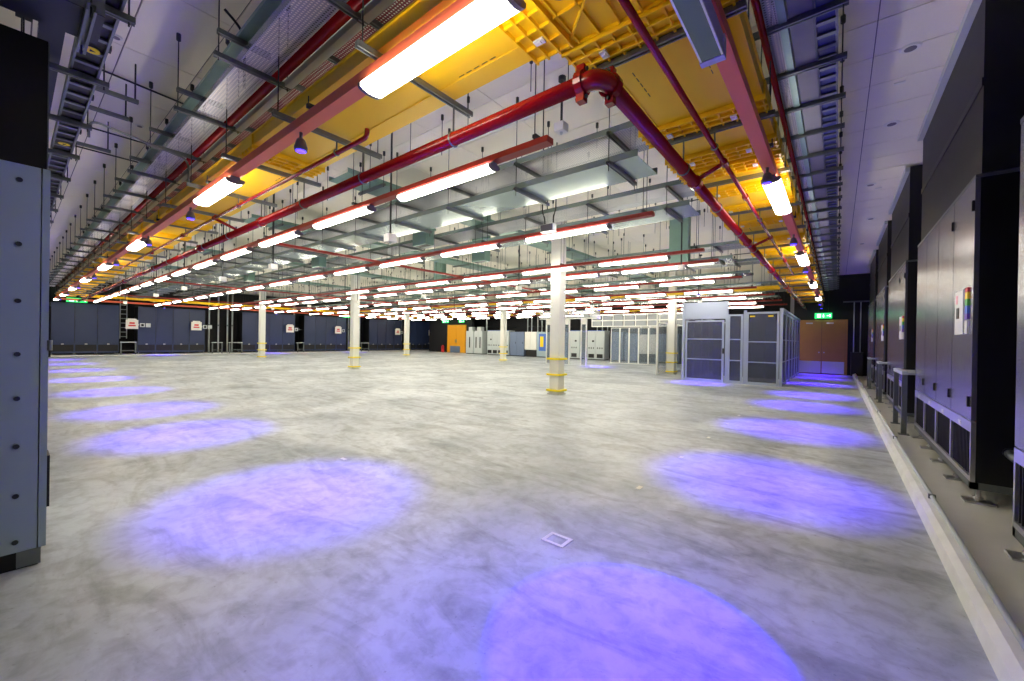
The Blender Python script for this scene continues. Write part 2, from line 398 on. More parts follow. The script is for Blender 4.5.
# ================================================================== RED SPRINKLER PIPES
def bend(pts, rad, n=6):
    pts = [Vector(p) for p in pts]; out = [pts[0]]
    for i in range(1, len(pts)-1):
        a = (pts[i-1]-pts[i]).normalized(); b = (pts[i+1]-pts[i]).normalized()
        for j in range(n+1):
            u = j/n; p = pts[i]+a*rad*(1-u)**2+b*rad*u**2
            out.append(p)
    out.append(pts[-1]); return out
ZP = 2.93; EX, EY = -1.12, 2.2
mp = thing('sprinkler_main', 'thick glossy red sprinkler main turning the corner at a bolted elbow', 'pipe', (0, 0, 0))
mk('pipe_run', MB().tube([(EX-.11, EY, ZP), (-30, EY, ZP)], .05, 14), M_PIPE, mp, smooth=True)
mk('pipe_run', MB().tube([(EX, EY+.11, ZP), (EX, 22.6, ZP)], .05, 14), M_PIPE, mp, smooth=True)
el = mk('elbow', MB().tube(bend([(EX-.14, EY, ZP), (EX, EY, ZP), (EX, EY+.14, ZP)], .11, 8), .058, 14), M_PIPE, mp, smooth=True)
for c0, ax in (((EX-.13, EY, ZP), 0), ((EX, EY+.13, ZP), 1)):
    d = Vector((1, 0, 0)) if ax == 0 else Vector((0, 1, 0))
    fl = mk('grooved_coupling', MB().tube([Vector(c0)-d*.026, Vector(c0)-d*.024, Vector(c0)+d*.024, Vector(c0)+d*.026], [.055, .073, .073, .055], 16), M_PIPE, el)
    for sg in (-1, 1):
        q = Vector(c0)+Vector((0, 0, .085*sg)); mk('coupling_ear', B(q.x-.026, q.x+.026, q.y-.026, q.y+.026, q.z-.03, q.z+.024), M_PIPE, el); mk('bolt', MB().tube([q-d*.04, q+d*.04], .012, 6), M_DSTEEL, el)
def coupling(parent, p, ax, r=.066):
    d = Vector((1, 0, 0)) if ax == 0 else Vector((0, 1, 0)); p = Vector(p)
    return mk('coupling', MB().tube([p-d*.045, p-d*.043, p+d*.043, p+d*.045], [r-.014, r, r, r-.014], 14), M_PIPE, parent)
for x in (-6.3, -9.2, -13, -17, -21, -25): coupling(mp, (x, EY, ZP), 0)
for y in (4.25, 7.3, 10.3, 13.5, 17, 20): coupling(mp, (EX, y, ZP), 1)
def clevis(parent, p, ax, r, top):
    p = Vector(p); m = MB(); k = 14
    u = Vector((0, 1, 0)) if ax == 0 else Vector((1, 0, 0))
    pts = [p+u*(r*math.cos(t))+Vector((0, 0, r*math.sin(t))) for t in [2*PI*i/k for i in range(k+1)]]
    m.tube(pts, .007, 5); m.tube([p+Vector((0, 0, r)), Vector((p.x, p.y, top))], .008, 5)
    mk('pipe_hanger', m, M_STEEL, parent)
for i in range(22): clevis(mp, (-2.4-1.3*i, EY, ZP), 0, .054, 3.19)
for i in range(1, 15): clevis(mp, (EX, 2.52+1.33*i, ZP), 1, .054, 3.19)
def small_pipe(label, segs, r=.021, group=None):
    t = thing('sprinkler_branch', label, 'pipe', (0, 0, 0), 0, group)
    for pts in segs: mk('pipe_run', MB().tube(bend(pts, .05, 4) if len(pts) > 2 else pts, r, 10), M_PIPE, t, smooth=True)
    return t
t = small_pipe('thin red branch pipe under the left yellow raceway with upturned end', [[(-3.2, 1.93, 3.15), (-3.2, 1.93, 3.08), (-15, 1.86, 3.08)], [(-7.2, 1.9, 3.06), (-7.2, EY, 2.95)]])
for x in (-7.2, -9, -11.5): coupling(t, (x, 1.9, 3.08), 0, .034)
for x in (-3.7, -6.3, -8.9, -11.5): clevis(t, (x, 1.92, 3.08), 0, .026, 3.19)
t = small_pipe('thin dark red branch pipe under the right yellow raceway', [[(-.86, 1.2, 3.06), (-.86, 12, 3.06)], [(-.86, 4.25, 3.06), (EX, 4.25, 2.95)], [(-.86, 7.7, 3.06), (EX, 7.7, 2.95)]])
for y in (4.25, 5.4, 7.7, 10): coupling(t, (-.86, y, 3.06), 1, .034)
for y in (3.85, 6.5, 9.2): clevis(t, (-.86, y, 3.06), 1, .026, 3.19)

# ================================================================== CABLE TRAYS
def cable_tray(name, label, p0, rz, L, wd, z, bed, struts, side=.07, rail=None, srod=None, gap=.0, rods=True, cat='cable tray', group=None, strut_z=-.045):
    t = thing(name, label, cat, (p0[0], p0[1], z), rz, group); hw = wd/2
    mk('tray_bed', B(0, L, -hw, hw, 0, .004), bed, t)
    for q in (-1, 1):
        y0, y1 = sorted((q*hw, q*(hw-.004))); y2, y3 = sorted((q*hw, q*(hw-.022)))
        mk('side_rail', B(0, L, y0, y1, .004, side).box(0, L, y2, y3, side, side+.004), rail or M_GALV, t)
    a, b = srod or (-hw-.09, hw+.09)
    sm = cached(('strut', round(b-a, 3)), lambda: strutmesh(b-a))
    for x in struts:
        put('support_strut', sm, t, (x, (a+b)/2, strut_z))
        if rods:
            for yy in (a+.03, b-.03): rod(t, x, yy, strut_z-.02, CZ-z); nutted(t, x, yy, CZ-z)
    return t
pairs = (4.42, 6.33, 10.7, 13.1, 18.2, 20.4)
for i, y in enumerate(pairs):
    cable_tray('cable_tray', 'wide shiny galvanised cable tray with solid base, %s lower tray from the camera' % ORD[i], (-1.66 if i < 2 else -1.9, y), PI, 29, .6, 3.30, M_GALV,
               [.30+1.28*k for k in range(22)], rods=False, group='lower galvanised trays')
    t = cable_tray('cable_tray', 'perforated galvanised cable tray on struts, %s upper tray from the camera' % ORD[i], (-1.2 if i < 2 else -1.5, y), PI, 29.4, .6, 3.62, M_PERF,
               [.76+1.28*k for k in range(22)], rods=False, group='upper perforated trays')
    for k in range(22):
        for yy in (-.36, .36): rod(t, .76+1.28*k, yy, -.43, CZ-3.62); nutted(t, .76+1.28*k, yy, CZ-3.62)
# cross trays along Y higher up
for i, x in enumerate((-6.3, -10.3, -15.5, -20.5, -25.5)):
    cable_tray('cable_tray', 'greenish cross cable tray high under the ceiling, %s from the right' % ORD[i], (x, 3.3), PI/2, 21, .6, 3.92, M_GALVG, [.6+1.5*k for k in range(14)], rail=M_GALVG, group='cross trays')
# vertical dropper ducts
for i, (x, y) in enumerate(((-6.7, 5.35), (-6.9, 7.3), (-11.2, 5.35), (-3.0, 10.15), (-11.4, 9.9), (-16.2, 5.3))):
    t = thing('dropper_duct', 'greenish steel vertical cable duct dropping between trays, %s of the group from the right' % ORD[i], 'cable duct', (x, y, 3.25), 0, 'vertical dropper ducts')
    mk('duct_body', B(-.22, .22, -.1, .1, 0, CZ-3.25), M_GALVG, t); mk('flange', B(-.25, .25, -.13, .13, .3, .34), M_GALVG, t)
    mk('mouth', B(-.17, .17, -.06, .06, -.004, 0), M_BLACK, t)
# left perimeter bundle, above and outside the perimeter trunking (runs along -X)
cable_tray('cable_tray', 'wide perforated grey cable tray left of the left yellow raceway', (-1.0, 1.345), PI, 31, .25, 3.70, M_PERF, [.45+1.3*k for k in range(23)], srod=(-.30, .30), side=.06)
cable_tray('cable_tray', 'narrow green tinted cable tray beside the left ceiling panels', (-1.0, 1.265), PI, 31, .12, 3.90, M_GALVG, [.45+1.3*k for k in range(23)], rail=M_GALVG, side=.03, srod=(-.2, .20), rods=False)
cable_tray('cable_tray', 'dark red perforated cable tray right of the grey tray on the left', (-1.2, 1.90), PI, 31, .42, 3.78, M_PERFR, [.3+.65*k for k in range(46)], rods=False, srod=(-.25, .25))
t = small_pipe('dark red pipe running beside the left perforated grey tray', [[(-1.0, 1.53, 3.72), (-31, 1.53, 3.72)]], r=.04)
t = thing('grey_trunking', 'pale grey steel trunking beside the dark red tray on the left', 'trunking', (0, 0, 0))
mk('channel', B(-31, -1.1, 1.585, 1.645, 3.66, 3.72), M_LGREY, t)
# right perimeter bundle (runs along +Y)
cable_tray('cable_tray', 'grey cable tray between green tray and ladder along the right wall', (-.24, 1.0), PI/2, 21.5, .14, 3.72, mat('matte_galvanised', (128, 130, 140), .6, .3, noise=.08), [.55+.67*k for k in range(31)], srod=(-.27, .36), side=.05)
cable_tray('cable_tray', 'narrow green tinted tray along the right yellow raceway', (-.345, 1.0), PI/2, 21.5, .05, 3.70, M_GALVG, [.2], rail=M_GALVG, rods=False, side=.1)
cable_tray('cable_tray', 'perforated grey strip tray left of the right green tray', (-.41, 1.0), PI/2, 21.5, .08, 3.71, M_PERF, [.2], rods=False, side=.04)
small_pipe('dark red pipe running along the right cable trays', [[(-.465, 1.0, 3.66), (-.465, 22.3, 3.66)]], r=.024)
def ladder(label, p0, rz, L, wd, z, pitch, struts, srod, bedmat=None, side=.08, rodtop=CZ, anch=True):
    t = thing('cable_ladder', label, 'cable ladder', (p0[0], p0[1], z), rz); hw = wd/2
    for q in (-1, 1):
        y0, y1 = sorted((q*hw, q*(hw-.014))); mk('side_rail', B(0, L, y0, y1, 0, side), M_STEEL, t)
    rm = cached(('rung', wd, pitch), lambda: B(-.02, .02, -hw+.014, hw-.014, .01, .025).mesh(M_STEEL))
    x = pitch/2
    while x < L: put('rung', rm, t, (x, 0, 0)); x += pitch
    mk('cable_bed', B(0, L, -hw+.016, hw-.016, .03, .06), bedmat or M_BLACK, t)
    a, b = srod; sm = cached(('strut', round(b-a, 3)), lambda: strutmesh(b-a))
    cl = cached('rodclamp', lambda: B(-.03, .03, -.04, .04, -.02, .02).mesh(M_DSTEEL))
    for x in struts:
        put('support_strut', sm, t, (x, (a+b)/2, -.045))
        for yy in (a+.03, b-.03):
            rod(t, x, yy, -.07, rodtop-z)
            put('rod_clamp', cl, t, (x, yy, .28))
    return t
ld = ladder('blue lit cable ladder beside the ceiling panels on the right', (-.10, 1.0), PI/2, 21.6, .145, 3.74, .16, [], (-.115, .16), bedmat=mat('blue_lit_bed', (52, 60, 130), .5, noise=.3, nscale=12))  # blue lamp light painted into the bed colour
ladder('grey cable ladder above the black cabinet top on the left', (-3.1, .36), PI, 29, .16, 3.40, .22, [.5+1.1*k for k in range(20)], (-.14, .34))
cable_tray('cable_tray', 'grey cable tray with dark cables beside the left ladder', (-3.1, .17), PI, 29, .12, 3.44, M_DSTEEL, [.4], rods=False)
# warning labels on ladders
wm = cached('warn', lambda: MB().tube([(0, 0, 0), (0, 0, .004)], .045, 14).mesh(M_SIGNY)); wd_ = cached('wdot', lambda: MB().tube([(0, 0, -.002), (0, 0, 0)], .02, 3).mesh(M_BLACK))
for (x, y, z, lb) in ((-.10, 2.55, 3.735, 'round yellow warning label under the right cable ladder'), (-4.25, .36, 3.395, 'round yellow warning label under the left cable ladder, nearer one'), (-6.6, .36, 3.395, 'round yellow warning label under the left cable ladder, farther one')):
    t = thing('warning_label', lb, 'label', (x, y, z)); put('disc', wm, t); put('symbol', wd_, t)
# cross tray above the near left cabinet
t = cable_tray('cable_tray', 'dark heavy cable tray crossing above the near left cabinet', (-3.35, -1.4), PI/2, 1.72, .34, 3.09, M_DSTEEL, [.4, 1.2, 1.66], rail=M_STEEL, side=.1)
mk('cable_bundle', MB().tube([(0, -.06, .05), (1.66, -.06, .05)], .035, 8), M_BLACK, t); mk('cable_bundle', MB().tube([(0, .05, .045), (1.66, .05, .045)], .03, 8), M_BLACK, t)
tag(mk('warning_label', B(-.07, .07, -.015, .015, 0, .004), M_SIGNY, None, (-3.22, .0, 3.084)), 'yellow strip label under the tray above the near left cabinet', 'label')
# conduits
def conduit(label, pts, r=.012, m=None, group=None, rad=.12):
    t = thing('conduit', label, 'conduit', (0, 0, 0), 0, group)
    mk('conduit_tube', MB().tube(bend(pts, rad, 6) if len(pts) > 2 else pts, r, 8), m or M_DSTEEL, t, smooth=True); return t
conduit('pale conduit arching from the left ladder to the yellow raceway', [(-6.3, .52, 3.45), (-6.35, .52, 3.66), (-6.75, 1.48, 3.66), (-6.75, 1.48, 3.36)], m=M_STEEL)
conduit('dark ceiling conduit crossing the left panels nearest the camera', [(-6.72, .45, 4.42), (-6.92, 2.0, 4.42)])
conduit('dark ceiling conduit crossing the left panels behind the pale arch', [(-8.6, .45, 4.36), (-8.6, 1.45, 4.36), (-8.6, 1.45, 3.8)])
conduit('dark ceiling conduit crossing the left panels, farthest', [(-9.84, .45, 4.42), (-9.84, 2.6, 4.42)])
conduit('short dark flexible conduit dropping to the left perforated tray', [(-4.55, 1.25, 4.42), (-4.55, 1.42, 4.3), (-4.55, 1.42, 3.76)])
conduit('long dark conduit under the ceiling above the red sprinkler main', [(-1.3, 4.3, 4.35), (-30, 4.3, 4.35)])
conduit('dark conduit under the ceiling above the second light row', [(-1.9, 8.9, 4.3), (-30, 8.9, 4.3)])
conduit('dark conduit under the ceiling between the far tray pairs', [(-1.9, 15.2, 4.3), (-30, 15.2, 4.3)])
for i, x in enumerate((-6.35, -6.95, -8.4)):
    t = thing('strut_bracket', 'grey strut bracket under the left ceiling panels, %s from the right' % ORD[i], 'bracket', (x, .53, 4.0), 0, 'left strut brackets')
    put('strut', cached(('strut', .42), lambda: strutmesh(.42)), t, (0, .18, 0)); rod(t, 0, .36, 0, CZ-4.0, .008); rod(t, 0, -.0, 0, CZ-4.0, .008)
t = thing('junction_box', 'grey junction box with two looping cables on the second light row', 'junction box', (-3.62, 5.39, 3.1))
mk('box', B(-.12, .12, -.06, .04, -.03, .09), M_LGREY, t); mk('lid', B(-.11, .11, -.066, -.06, -.02, .08), M_HOUS, t)
for q in (-.07, .09): mk('cable', MB().tube(bend([(q, 0, .09), (q, -.01, .2), (q*1.6, -.02, .3), (q*1.6, -.02, CZ-3.1)], .06), .011, 6), M_BLACK, t, smooth=True)
# pendant sensor boxes
def pendant(x, y, zb, label):
    t = thing('pendant_sensor', label, 'sensor', (x, y, zb), 0, 'pendant sensor boxes')
    b_ = cached('pbox', lambda: B(-.06, .06, -.06, .06, 0, .1).mesh(M_WHITE)); put('box', b_, t)
    put('lens', cached('plens', lambda: MB().tube([(0, 0, -.03), (0, 0, 0)], [.012, .02], 8).mesh(M_LGREY)), t)
    rod(t, 0, 0, .085, CZ-zb, .014, 'stem'); put('ceiling_box', cached('cbox', lambda: MB().tube([(0, 0, -.05), (0, 0, 0)], .045, 10).mesh(M_DSTEEL)), t, (0, 0, CZ-zb))
PN = [(-2.57, 4.06, 3.80), (-4.7, 3.2, 2.63), (-8.55, 3.2, 2.63), (-11.5, 3.2, 2.63), (-14.9, 3.2, 2.63), (-18.5, 3.2, 2.63), (-24.5, 3.2, 2.63), (-6.9, 8.85, 2.72), (-11, 8.85, 2.72), (-15.2, 8.85, 2.72), (-19.4, 8.85, 2.72),
      (-23.6, 8.85, 2.72), (-3.8, 15.3, 2.72), (-8, 15.3, 2.72), (-12.2, 15.3, 2.72), (-16.4, 15.3, 2.72), (-2.55, 8.75, 2.85)]
for i, (x, y, z) in enumerate(PN):
    if i == 16: lb = 'white sensor box on a stem right of the nearest column'
    elif i == 0: lb = 'grey sensor box on a short stem right of the first lit row'
    elif i < 7: lb = 'white sensor box on a stem beside the nearest light row, %s from the right' % ORD[i-1]
    elif i < 12: lb = 'white sensor box on a stem beyond the third light row, %s from the right' % ORD[i-7]
    else: lb = 'white sensor box on a stem beyond the sixth light row, %s from the right' % ORD[i-12]
    pendant(x, y, z, lb)
# stray hanger rods with anchors in the central ceiling
rr = random.Random(3)
for i, y in enumerate((3.5, 5.2, 7.1, 7.6, 9.0, 9.9, 11.6, 14)):
    t = thing('hanger_rods', 'row of thin dark threaded rods hanging from the pale ceiling, %s from the camera' % ORD[i], 'rods', (0, 0, 0), 0, 'loose threaded rods')
    for k in range(36):
        x = -2-.72*k+rr.uniform(-.3, .3); yy = y+rr.uniform(-.25, .25); L = rr.uniform(.35, .8)
        if min(abs(x-q) for q in (-6.3, -10.3, -15.5, -20.5, -25.5)) < .47: continue
        rod(t, x, yy, round(CZ-L, 2), CZ); nutted(t, x, yy, CZ)
# ceiling fittings on right and left tile strips
disc = MB().tube([(0, 0, -.012), (0, 0, 0)], [.075, .09], 20).mesh(M_WHITE); core = MB().tube([(0, 0, -.016), (0, 0, -.012)], .05, 16).mesh(M_HOUS)
slim = B(-.05, .05, -.02, .02, -.012, 0).mesh(M_WHITE)
for i, (x, y, kd) in enumerate(((.55, 5.85, 0), (.53, 6.55, 1), (.55, 7.7, 0), (.46, 10.4, 0), (.59, 10.7, 1), (.6, 13.2, 0), (.55, 16.3, 0))):
    t = thing('ceiling_fitting', ('round white speaker' if kd == 0 else 'small oblong white fitting')+' in the right ceiling panels, %s fitting from the near end' % ORD[i], 'ceiling fitting', (x, y, CZ), 0, 'right ceiling fittings')
    put('plate', slim if kd else disc, t)
    if not kd: put('core', core, t)
for i, (x, y) in enumerate(((-5.93, .68), (-4.86, .72), (-8.17, 1.2))):
    t = thing('ceiling_fitting', 'small round white fitting in the left ceiling panels, %s from the left' % ['second', 'third', 'first'][i], 'ceiling fitting', (x, y, CZ), 0, 'left ceiling fittings')
    put('plate', disc, t); put('core', core, t); t.scale = (.6, .6, 1)

# ================================================================== COOLING UNITS
def cooling_unit(label, loc, rz, wd, nd, mdoor, mframe, near=True, top=2.87, plenum=True, base=.12, panel=True, group=None):
    t = thing('cooling_unit', label, 'cooling unit', loc, rz, group); D = .95
    zl = .70
    mk('base_frame', B(0, D, 0, .05, base, base+.06).box(0, D, wd-.05, wd, base, base+.06).box(0, .05, 0, wd, base, base+.06).box(D-.05, D, 0, wd, base, base+.06), M_STEEL if near else mframe, t)
    mk('body', B(.03, D, .004, wd-.004, base+.06, top), M_BLACK, t)
    mk('lower_frame', B(0, .03, 0, wd, base+.06, .22).box(0, .03, 0, wd, .60, zl-.01), M_ALU if near else mframe, t)
    pw = wd/nd
    st = MB()
    for i in range(nd+1):
        a = max(0, i*pw-.03); b = min(wd, i*pw+.03); st.box(0, .03, a, b, .22, .60)
    mk('lower_frame', st, M_ALU if near else mframe, t)
    def gr():
        g = MB().box(.022, .03, .03, pw-.03, .22, .60)
        ns = 14 if near else 4
        for k in range(ns):
            y = .03+(pw-.06)*(k+.5)/ns; g.box(.012, .022, y-.006, y+.006, .22, .60)
        return g.mesh(M_GRILLE)
    gm = cached(('grille', pw, near), gr)
    for i in range(nd):
        put('filter_grille', gm, t, (0, i*pw, 0))
        put('latch', cached(('ul', near), lambda: B(-.004, 0, -.05, .05, -.018, .018).mesh(M_WHITE)), t, (0, i*pw+pw*.5, .635))
    dmh = cached(('door', pw, top, mdoor.name), lambda: B(0, .03, .010, pw-.010, zl, top-.01).mesh(mdoor))
    hm = cached('uh', lambda: B(-.016, 0, -.013, .013, -.045, .045).mesh(M_BLACK))
    for i in range(nd):
        d = put('door', dmh, t, (0, i*pw, 0))
        if near: put('handle', hm, d, (0, .07, .86)); 
        if near and i < 2: put('hinge', hm, d, (0, .03, 2.55))
    ft = cached(('foot', base), lambda: MB().tube([(0, 0, .015), (0, 0, base+.02)], .018, 8).tube([(0, 0, .03), (0, 0, .05)], .032, 8).mesh(M_ALU))
    pd = cached('pad', lambda: B(-.09, .09, -.07, .07, 0, .015).mesh(M_ALU))
    for i in range(nd+1):
        for xx in (.06, D-.1):
            f = put('leg', ft, t, (xx, .06+(wd-.12)*i/nd, .0)); put('foot_pad', pd, f)
    if plenum:
        mk('plenum', B(.03, D, -.02, wd-.03, top+.02, CZ-.02-loc[2]), M_PLENUM, t)
        mk('plenum_band', B(.02, .03, -.02, wd-.03, 3.55, 3.62), M_BLACK, t)
        mk('seam_strip', B(-.002, D, .0, wd, top-.01, top+.02), M_STEEL, t)
        mk('top_trim', B(-.03, .03, -.02, wd-.03, CZ-.10-loc[2], CZ-.02-loc[2]), M_LGREY, t)
    if panel:
        p = mk('control_panel', B(-.012, 0, .30, .62, 1.45, 1.86), M_WHITE, t)
        mk('display', B(-.016, -.012, .44, .54, 1.60, 1.70), M_BLACK, p); mk('pink_mark', B(-.0145, -.012, .5, .57, 1.74, 1.82), mat('pale_pink', (244, 180, 190)), p)
        for j, (m_, z0) in enumerate(((M_RED, 1.82), (M_SIGNY, 1.76), (M_GREEN, 1.70), (M_BLUE, 1.63), (M_PURP, 1.58), (M_WHITE, 1.45))):
            mk('colour_label', B(-.014, -.0, .13, .22, z0, 1.86 if j == 0 else (1.82, 1.82, 1.76, 1.70, 1.63, 1.57)[j]), m_, p)
    return t
RU = [(.85, 3.24, 4, 'nearest the camera at the right edge'), (5.17, 3.19, 4, 'with control panel, second from the camera'), (9.7, 2.95, 4, 'third from the camera on the right'), (13.6, 2.85, 4, 'fourth from the camera on the right'), (17.5, 2.8, 4, 'last before the wooden door on the right')]
for (y, wd, nd, lb) in RU:
    cooling_unit('dark charcoal cooling unit with plenum, '+lb, (.905, y, .014), 0, wd, nd, M_CHAR, M_ALU, True, top=2.79)
# pipe stubs on the side of second unit, black upper infill
t = thing('drain_pipe', 'grey insulated pipe stub on the black side of the second right unit', 'pipe', (1.12, 5.17, .46))
mk('pipe_elbow', MB().tube(bend([(0, -.0, .02), (0, -.13, .0), (.10, -.2, -.05)], .06), .035, 12), M_STEEL, t, smooth=True); mk('collar', MB().tube([(0, -.02, .02), (0, 0, .02)], .042, 12), M_DSTEEL, t)
# step barriers: goal post frames
def goalpost(label, loc, rz, wd, ht, group):
    t = thing('pipe_frame', label, 'barrier', loc, rz, group)
    for y in (0, wd):
        p = mk('post', B(-.03, .03, y-.03, y+.03, 0, ht), M_STEEL, t); mk('base_plate', B(-.06, .06, y-.06, y+.06, 0, .012), M_STEEL, p)
    mk('top_rail', B(-.035, .035, -.03, wd+.03, ht, ht+.05), M_LGREY, t); mk('low_rail', B(-.015, .015, .03, wd-.03, ht*.3, ht*.3+.04), M_STEEL, t)
    mk('shelf', B(.03, .35, .0, wd, ht+.0, ht+.03), M_LGREY, t)
for i, (y, wd) in enumerate(((8.45, 1.1), (12.75, .7), (16.55, .8))):
    goalpost('grey steel post frame between the right cooling units, %s from the camera' % ORD[i], (.80, y, .014), 0, wd, .9, 'post frames')
# left far wall units
LU = [(1.41, 4.13, 3, 'beside the green exit sign'), (4.95, 8.35, 4, 'second from the left'), (10.55, 14.21, 4, 'behind the leftmost column'), (14.91, 18.49, 4, 'left of the second column'), (20.72, 24.3, 4, 'right of the second column'), (25.29, 28.4, 4, 'last before the amber doors')]
for (a, b, nd, lb) in LU:
    cooling_unit('navy cooling unit at the far left wall, '+lb, (-33.5, b, .04), PI, b-a, nd, M_NAVY, M_NAVY, False, top=2.95, plenum=False, panel=False)
struct(mk('trim_3', B(-35.2, -33.1, -1.5, 28.8, 0, .05), M_KERB))
for i, (y, wd) in enumerate(((4.18, .65), (8.7, .55), (9.7, .75), (14.3, .45), (18.7, .8), (19.8, .7), (24.5, .6), (27.6, .7))):
    goalpost('pale post frame before the far left wall, %s from the left' % ORD[i], (-33.2, y+wd, .05), PI, wd, .72, 'pale post frames')
# white signs with brackets
for i, y in enumerate((4.65, 7.8, 13.7, 17.6, 23.6, 27.7)):
    t = thing('sign_board', 'white notice board with red mark on the far left units, %s from the left' % ORD[i], 'sign', (-33.2, y, 1.6), 0, 'white notice boards')
    mk('board', B(0, .03, -.28, .28, 0, .55).box(0, .03, -.2, .2, .55, .62), M_WHITE, t); mk('red_mark', B(.03, .034, -.12, .12, .3, .4).box(.03, .034, -.16, .16, .16, .24), M_RED, t)
    mk('bracket', B(-.25, .0, .25, .32, .2, .3), M_LGREY, t); mk('switch_box', B(-.02, .03, .36, .58, .12, .36), M_LGREY, t); mk('switch_face', B(.03, .034, .41, .53, .17, .31), M_BLACK, t)
    mk('switch_box', B(-.02, .03, .63, .85, .12, .36), M_LGREY, t) if i < 2 else None
    mk('fixing_post', B(-.06, -.0, .3, .9, .2, .26), M_DSTEEL, t); 
# vertical ladders and pipes in the gaps between left units
for i, (y, kd) in enumerate(((4.45, 0), (8.8, 1), (9.35, 1), (9.9, 1), (10.2, 1), (14.5, 1), (19.2, 1), (19.9, 1), (20.3, 1), (24.9, 0), (28.6, 1))):
    if kd == 0:
        t = thing('wall_ladder', 'grey vertical cable ladder between navy units, %s' % ('on the left' if i == 0 else 'far right'), 'cable ladder', (-34.6, y, 1.0))
        mk('side_rail', B(0, .05, -.17, -.13, 0, 3.2), M_LGREY, t); mk('side_rail', B(0, .05, .13, .17, 0, 3.2), M_LGREY, t)
        for q in range(11): put('rung', cached('wr', lambda: B(0, .03, -.13, .13, 0, .04).mesh(M_LGREY)), t, (0, 0, .1+.28*q))
    else:
        t = thing('riser_pipe', 'pale vertical riser pipe between navy units, %s from the left' % ORD[i-1], 'pipe', (-34.4, y, .05), 0, 'pale riser pipes')
        mk('pipe_run', MB().tube([(0, 0, 0), (0, 0, 4.2)], .05, 10), M_LGREY, t, smooth=True); mk('collar', MB().tube([(0, 0, 1.9), (0, 0, 2.0)], .075, 10), M_STEEL, t)
# exit signs
def exitsign(label, loc, rz, wd=.6):
    t = thing('exit_sign', label, 'exit sign', loc, rz)
    mk('lit_face', B(0, .04, -wd/2, wd/2, 0, .24), M_GREENL, t)
    p = MB().box(-.004, 0, -wd*.42, -wd*.2, .1, .14).box(-.004, 0, -wd*.42, -wd*.36, .06, .18).box(-.004, 0, -wd*.05, wd*.03, .04, .16).box(-.004, 0, -wd*.03, wd*.01, .17, .205).box(-.004, 0, wd*.14, wd*.36, .04, .2)
    mk('pictogram', p, M_SCREEN, t); rod(t, .02, -wd*.3, .24, CZ-loc[2], .008); rod(t, .02, wd*.3, .24, CZ-loc[2], .008)
exitsign('green lit exit sign at the far left above the navy units', (-32.9, 2.35, 3.0), PI, .8)
exitsign('green lit exit sign above the wooden double door', (-.5, 22.95, 2.52), PI/2, .62)
exitsign('green lit exit sign left of the second column', (-32.9, 18.3, 2.98), PI, .9)
exitsign('green lit exit sign left above the amber doors', (-29.3, 26.2, 2.82), PI/2, .9)
exitsign('green lit exit sign right above the amber doors', (-27.1, 26.2, 2.82), PI/2, .7)

# ================================================================== NEAR LEFT CABINET (only its end panel is seen)
t = thing('end_cabinet', 'blue grey cabinet end panel with screws at the left edge', 'cabinet', (-3.59, .145, 0))
mk('plinth', B(-1.4, -.012, -1.3, -.03, 0, .1), M_BLACK, t)
mk('side_panel', B(-.02, 0, -1.3, -.035, .1, 2.29), M_PANEL, t)
mk('front_door', B(-1.4, 0, -.03, .0, .1, 2.29), M_PANEL, t)
mk('body', B(-1.4, -.02, -1.3, -.035, .1, 2.29), M_BLACK, t)
mk('corner_foot', B(-.03, .004, -.11, -.02, .01, .1), M_STEEL, t)
mk('handle', B(-.2, -.02, 0, .012, .32, .62), M_BLACK, t); mk('handle', B(-.12, -.02, 0, .01, 1.2, 1.5), M_BLACK, t)
mk('hinge', MB().tube([(-.006, .004, 1.24), (-.006, .004, 1.3)], .012, 8), M_STEEL, t)
sc = MB().tube([(0, 0, 0), (.008, 0, 0)], .013, 10).mesh(M_DSTEEL)
for z in (.16, .42, .70, .97, 1.22, 1.52, 1.84, 2.2):
    put('screw', sc, t, (0, -.115, z)); put('screw', sc, t, (0, -1.0, z))
mk('top_box', B(-1.4, .0, -1.3, -.015, 2.29, 3.03), M_BLACK, t); mk('top_trim', B(-1.4, .004, -.015, -.01, 2.29, 3.03), M_STEEL, t)

# ================================================================== COLUMNS
cols = [(-5.47, 8.62, 'nearest, right of the image centre'), (-15.8, 9.1, 'second from the left, left of centre'), (-26.3, 9.3, 'leftmost, before the navy units'), (-24.5, 18.2, 'third from the left, slim in the distance'),
        (-15.7, 18.7, 'fourth from the left, before the grey cabinets'), (-5.45, 17.6, 'rightmost, left of the mesh cage')]
def guard(z):
    s = MB(); a = .205; pts = []
    for cx, cy, t0 in ((a-.06, a-.06, 0), (-a+.06, a-.06, 1), (-a+.06, -a+.06, 2), (a-.06, -a+.06, 3)):
        for j in range(4): th = PI/2*(t0+j/3); pts.append((cx+.06*math.cos(th), cy+.06*math.sin(th)))
    n = len(pts); k0 = 0; inn = [(x*.72, y*.72) for x, y in pts]
    s.v = [(x, y, -.022) for x, y in pts]+[(x, y, .022) for x, y in pts]+[(x, y, -.022) for x, y in inn]+[(x, y, .022) for x, y in inn]
    for i in range(n):
        j = (i+1) % n
        s.f += [(i, j, n+j, n+i), (n+i, n+j, 3*n+j, 3*n+i), (2*n+j, 2*n+i, 3*n+i, 3*n+j), (i, 2*n+i, 2*n+j, j)]
    return s.mesh(M_YELD)
gme = guard(0); cme = B(-.135, .135, -.135, .135, 0, CZ).mesh(M_WHITE); plm = B(-.17, .17, -.17, .17, 0, .03).mesh(M_WHITE)
for x, y, lb in cols:
    t = thing('column', 'white square column with yellow guard rings, '+lb, 'column', (x, y, 0), 0)
    put('shaft', cme, t); put('base', plm, t)
    for z in (.1, .49, .88): put('guard_ring', gme, t, (0, 0, z))

